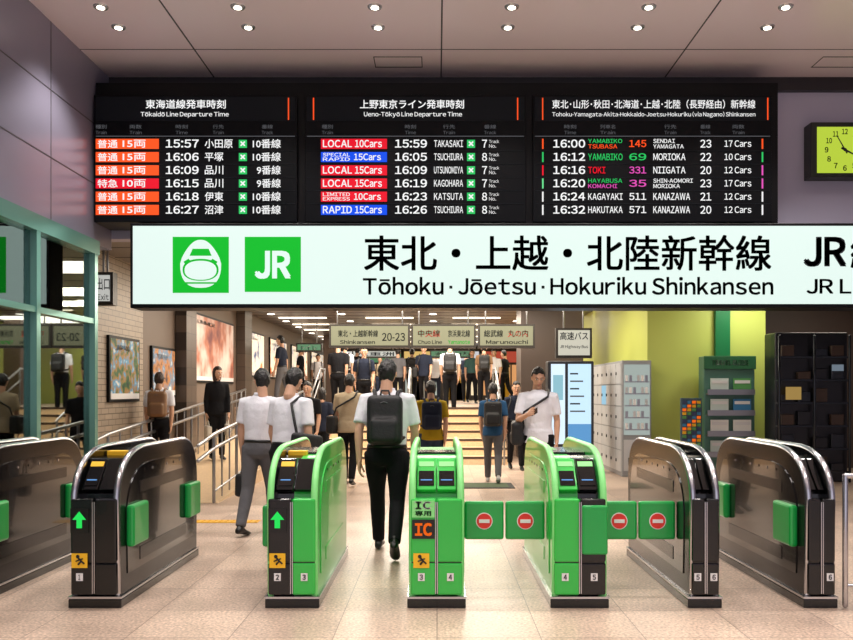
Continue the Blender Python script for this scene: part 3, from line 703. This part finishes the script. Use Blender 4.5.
    for b_ in bags:
        if b_=='backpack' or b_[0]=='backpack':
            m=bagm if b_=='backpack' else b_[1]
            g.add(remesh([boxmesh(-.15,.15,-.30,-.12,.98,1.40,.05,3),boxmesh(-.115,.115,-.345,-.25,1.0,1.2,.035,3)],.014,3),m,True,TU)
            for s_ in(-1,1):g.add(tubemesh([(s_*.09,-.13,1.37),(s_*.10,-.09,1.435),(s_*.115,-.01,1.455),(s_*.13,.09,1.40),(s_*.14,.13,1.25),(s_*.15,.09,1.12),(s_*.15,-.02,1.05),(s_*.13,-.13,1.03)],.017,8),m,True,TU)
            g.add(tubemesh([(-.04,-.2,1.4),(-.03,-.2,1.44),(.03,-.2,1.44),(.04,-.2,1.4)],.009,6),m,True,TU)
            g.add(tubemesh([(-.12,-.26,1.3),(0,-.31,1.34),(.12,-.26,1.3)],.004,6),greyc,True,TU)
        elif b_[0]=='shoulder':
            s_=b_[1];m=b_[2];so=-s_ if len(b_)>3 else s_
            g.add(remesh([boxmesh(s_*.25-.07,s_*.25+.07,-.2,.16,.80,1.08,.035,3),boxmesh(s_*.25-.085,s_*.25+.085,-.14,.10,.82,.95,.03,3)],.013,2),m,True,TU)
            g.add(tubemesh([(s_*.22,-.14,1.06),(s_*.17,-.14,1.2),(so*.10,-.12,1.36),(so*.13,-.01,1.455),(so*.11,.1,1.38),(s_*.17,.13,1.2),(s_*.22,.10,1.06)],.014,8),m,True,TU)
        elif b_[0]=='hand':
            i=0 if b_[1]<0 else 1;w_,D2,tv,iv,_=wr[i];c_=w_+D2*.10+iv*.02;m=b_[2]
            Rb=TU@Matrix.Translation(c_)
            sz=b_[3] if len(b_)>3 else 1.
            g.add(remesh([boxmesh(-.06*sz,.06*sz,-.17*sz,.17*sz,-.44*sz,-.14*sz,.03,3)],.013,1),m,True,Rb)
            g.add(tubemesh([(0,-.1*sz,-.15*sz),(0,-.07*sz,-.03),(0,0,0),(0,.07*sz,-.03),(0,.1*sz,-.15*sz)],.009,6),m,True,Rb)
        elif b_[0]=='phone':
            i=0 if b_[1]<0 else 1;w_,D2,tv,iv,_=wr[i]
            Q=Matrix((( *D2.to_tuple(),0),(*tv.to_tuple(),0),(*iv.to_tuple(),0),(0,0,0,1))).transposed();c_=w_+D2*.10+iv*.022
            g.add(boxmesh(-.05,.09,-.035,.035,-.005,.005,.004),iris,False,TU@Matrix.Translation(c_)@Q)
    g.finish(name,(T.translation.x,T.translation.y,z0))

person('walking_man',387,7.25,0,2,1.73,wshirt,blk,legs=((20,6,-4),(-14,30,34)),arms=((-14,9,8,2),(12,9,16,4)),lean=4,look=(-6,8),bags=('backpack',),tuck=True,wide=1.08)
person('walking_man',259,8.3,0,14,1.66,wshirt,greyc,legs=((-10,14,10),(16,8,-4)),arms=((4,8,8,0),(10,8,35,20)),lean=4,look=(40,6),bags=(('hand',-1,bagm,.8),))
person('walking_man',287,7.8,0,30,1.66,wshirt,blk,legs=((16,10,0),(-10,16,12)),arms=((6,8,20,4),(0,10,55,25)),lean=8,look=(10,14),bags=(('shoulder',1,bagm),),wide=1.1)
person('standing_man',538,9.9,0,184,1.71,wshirt,blk,legs=((6,6,0),(-6,8,4)),arms=((0,8,12,2),(16,10,95,25)),lean=2,look=(6,18),tuck=False,sleeve='short',bags=(('phone',1),('shoulder',1,bagm,1)),hm=hairm,wide=1.05)
person('commuter_with_backpack',493,13.,0,4,1.57,bluec,greyc,shoes=shoew,legs=((14,6,0),(-12,20,14)),bags=('backpack',),tuck=False,fine=False)
person('commuter_with_backpack',431,11.6,0,-4,1.58,must,denim,legs=((-8,14,8),(12,6,0)),bags=(('backpack',navy),),tuck=False,fine=False,wide=1.08)
person('commuter',349,12.6,0,6,1.70,beige,blk,legs=((10,6,0),(-10,18,10)),bags=(('shoulder',-1,bagm,1),),fine=False,tuck=False)
person('commuter',322,15.,0,0,1.5,navy,blk,fine=False,hair='long',female=True,tuck=False)
person('commuter',308,13.6,0,186,1.6,blk,blk,fine=False,legs=((14,6,0),(-12,20,14)),tuck=False)
person('commuter',516,15.2,0,178,1.62,navy,blk,fine=False,legs=((12,6,0),(-10,18,12)),bags=(('shoulder',1,bagm),))
for px,d_,st_,hd,tp in((450,18.2,6,2,wshirt),(364,17.6,5,176,navy),(338,17.9,6,4,blk)):
    person('commuter',px,d_,st_*.155+.005,hd,1.6,tp,blk,fine=False,legs=((2,4,0),(0,2,0)),bags=random.choice([(),('backpack',)]))
for px,d_,hd,tp,bt_,h in((412,26,0,blk,blk,1.7),(436,27,180,wshirt,navy,1.68),(466,28,10,navy,blk,1.7),(300,24,90,blk,blk,1.65),(282,20,-80,navy,greyc,1.7),(318,29,170,wshirt,blk,1.66),(380,30,180,beige,denim,1.62),(398,23,0,greyc,blk,1.55),(505,27,-60,blk,blk,1.7),(345,21.5,0,wshirt,blk,1.6),(484,22,0,brown,blk,1.6),(424,22.5,185,navy,blk,1.62),(472,24.5,170,teal,blk,1.6),(357,25,20,blk,denim,1.7),(494,24,190,wshirt,blk,1.58)):
    person('commuter',px,d_,LZ,hd,h,tp,bt_,fine=False,tuck=random.random()<.5,bags=random.choice([(),('backpack',),(('shoulder',1,bagm),)]))
person('woman_in_black',217,14.0,rz(14.1)+.01,150,1.56,blk,blk,hair='long',female=True,sleeve='long',tuck=False,fine=False,hm=hairb,bags=(('hand',1,paper,.8),('hand',-1,paper,.7)),look=(20,8),legs=((4,4,0),(-4,4,0)))
person('commuter_with_backpack',159,12.4,rz(12.5)+.01,-10,1.55,wshirt,blk,fine=False,bags=(('backpack',bagbr),),legs=((6,4,0),(-6,10,6)),hm=hairb)

def area(name,loc,sx,sy,e,col=(1,.88,.74),rot=(0,0,0)):
    l=bpy.data.lights.new(name,'AREA');l.shape='RECTANGLE';l.size=sx;l.size_y=sy;l.energy=e;l.color=col
    o=bpy.data.objects.new(name,l);o.location=loc;o.rotation_euler=rot;scn.collection.objects.link(o);return o
area('concourse_light',(-.3,12.2,3.25),6,1.2,150);area('concourse_light',(-.3,15.2,3.25),6,1.2,290);area('concourse_light',(-.5,17.2,3.25),4,1,230);area('concourse_light',(0,21,3.25),6,2,270);area('concourse_light',(0,28,3.25),6,3,320)
area('shop_light',(5.2,13.4,3.2),.6,.4,32,(1,1,.85));area('shop_light',(6.8,13.8,3.2),1.6,.4,26)
wd=bpy.data.worlds.new('world');scn.world=wd;wd.use_nodes=True;wd.node_tree.nodes['Background'].inputs[0].default_value=(.88,.85,1,1);wd.node_tree.nodes['Background'].inputs[1].default_value=.95
scn.view_settings.view_transform='Standard'
cam=bpy.data.cameras.new('camera');cam.sensor_width=36;cam.lens=36*F/853
cam.shift_x=-(CX-426.5)/853;cam.shift_y=(HY-320)/853
co=bpy.data.objects.new('camera',cam);co.location=(0,0,H);co.rotation_euler=(math.pi/2,0,0);scn.collection.objects.link(co);scn.camera=co
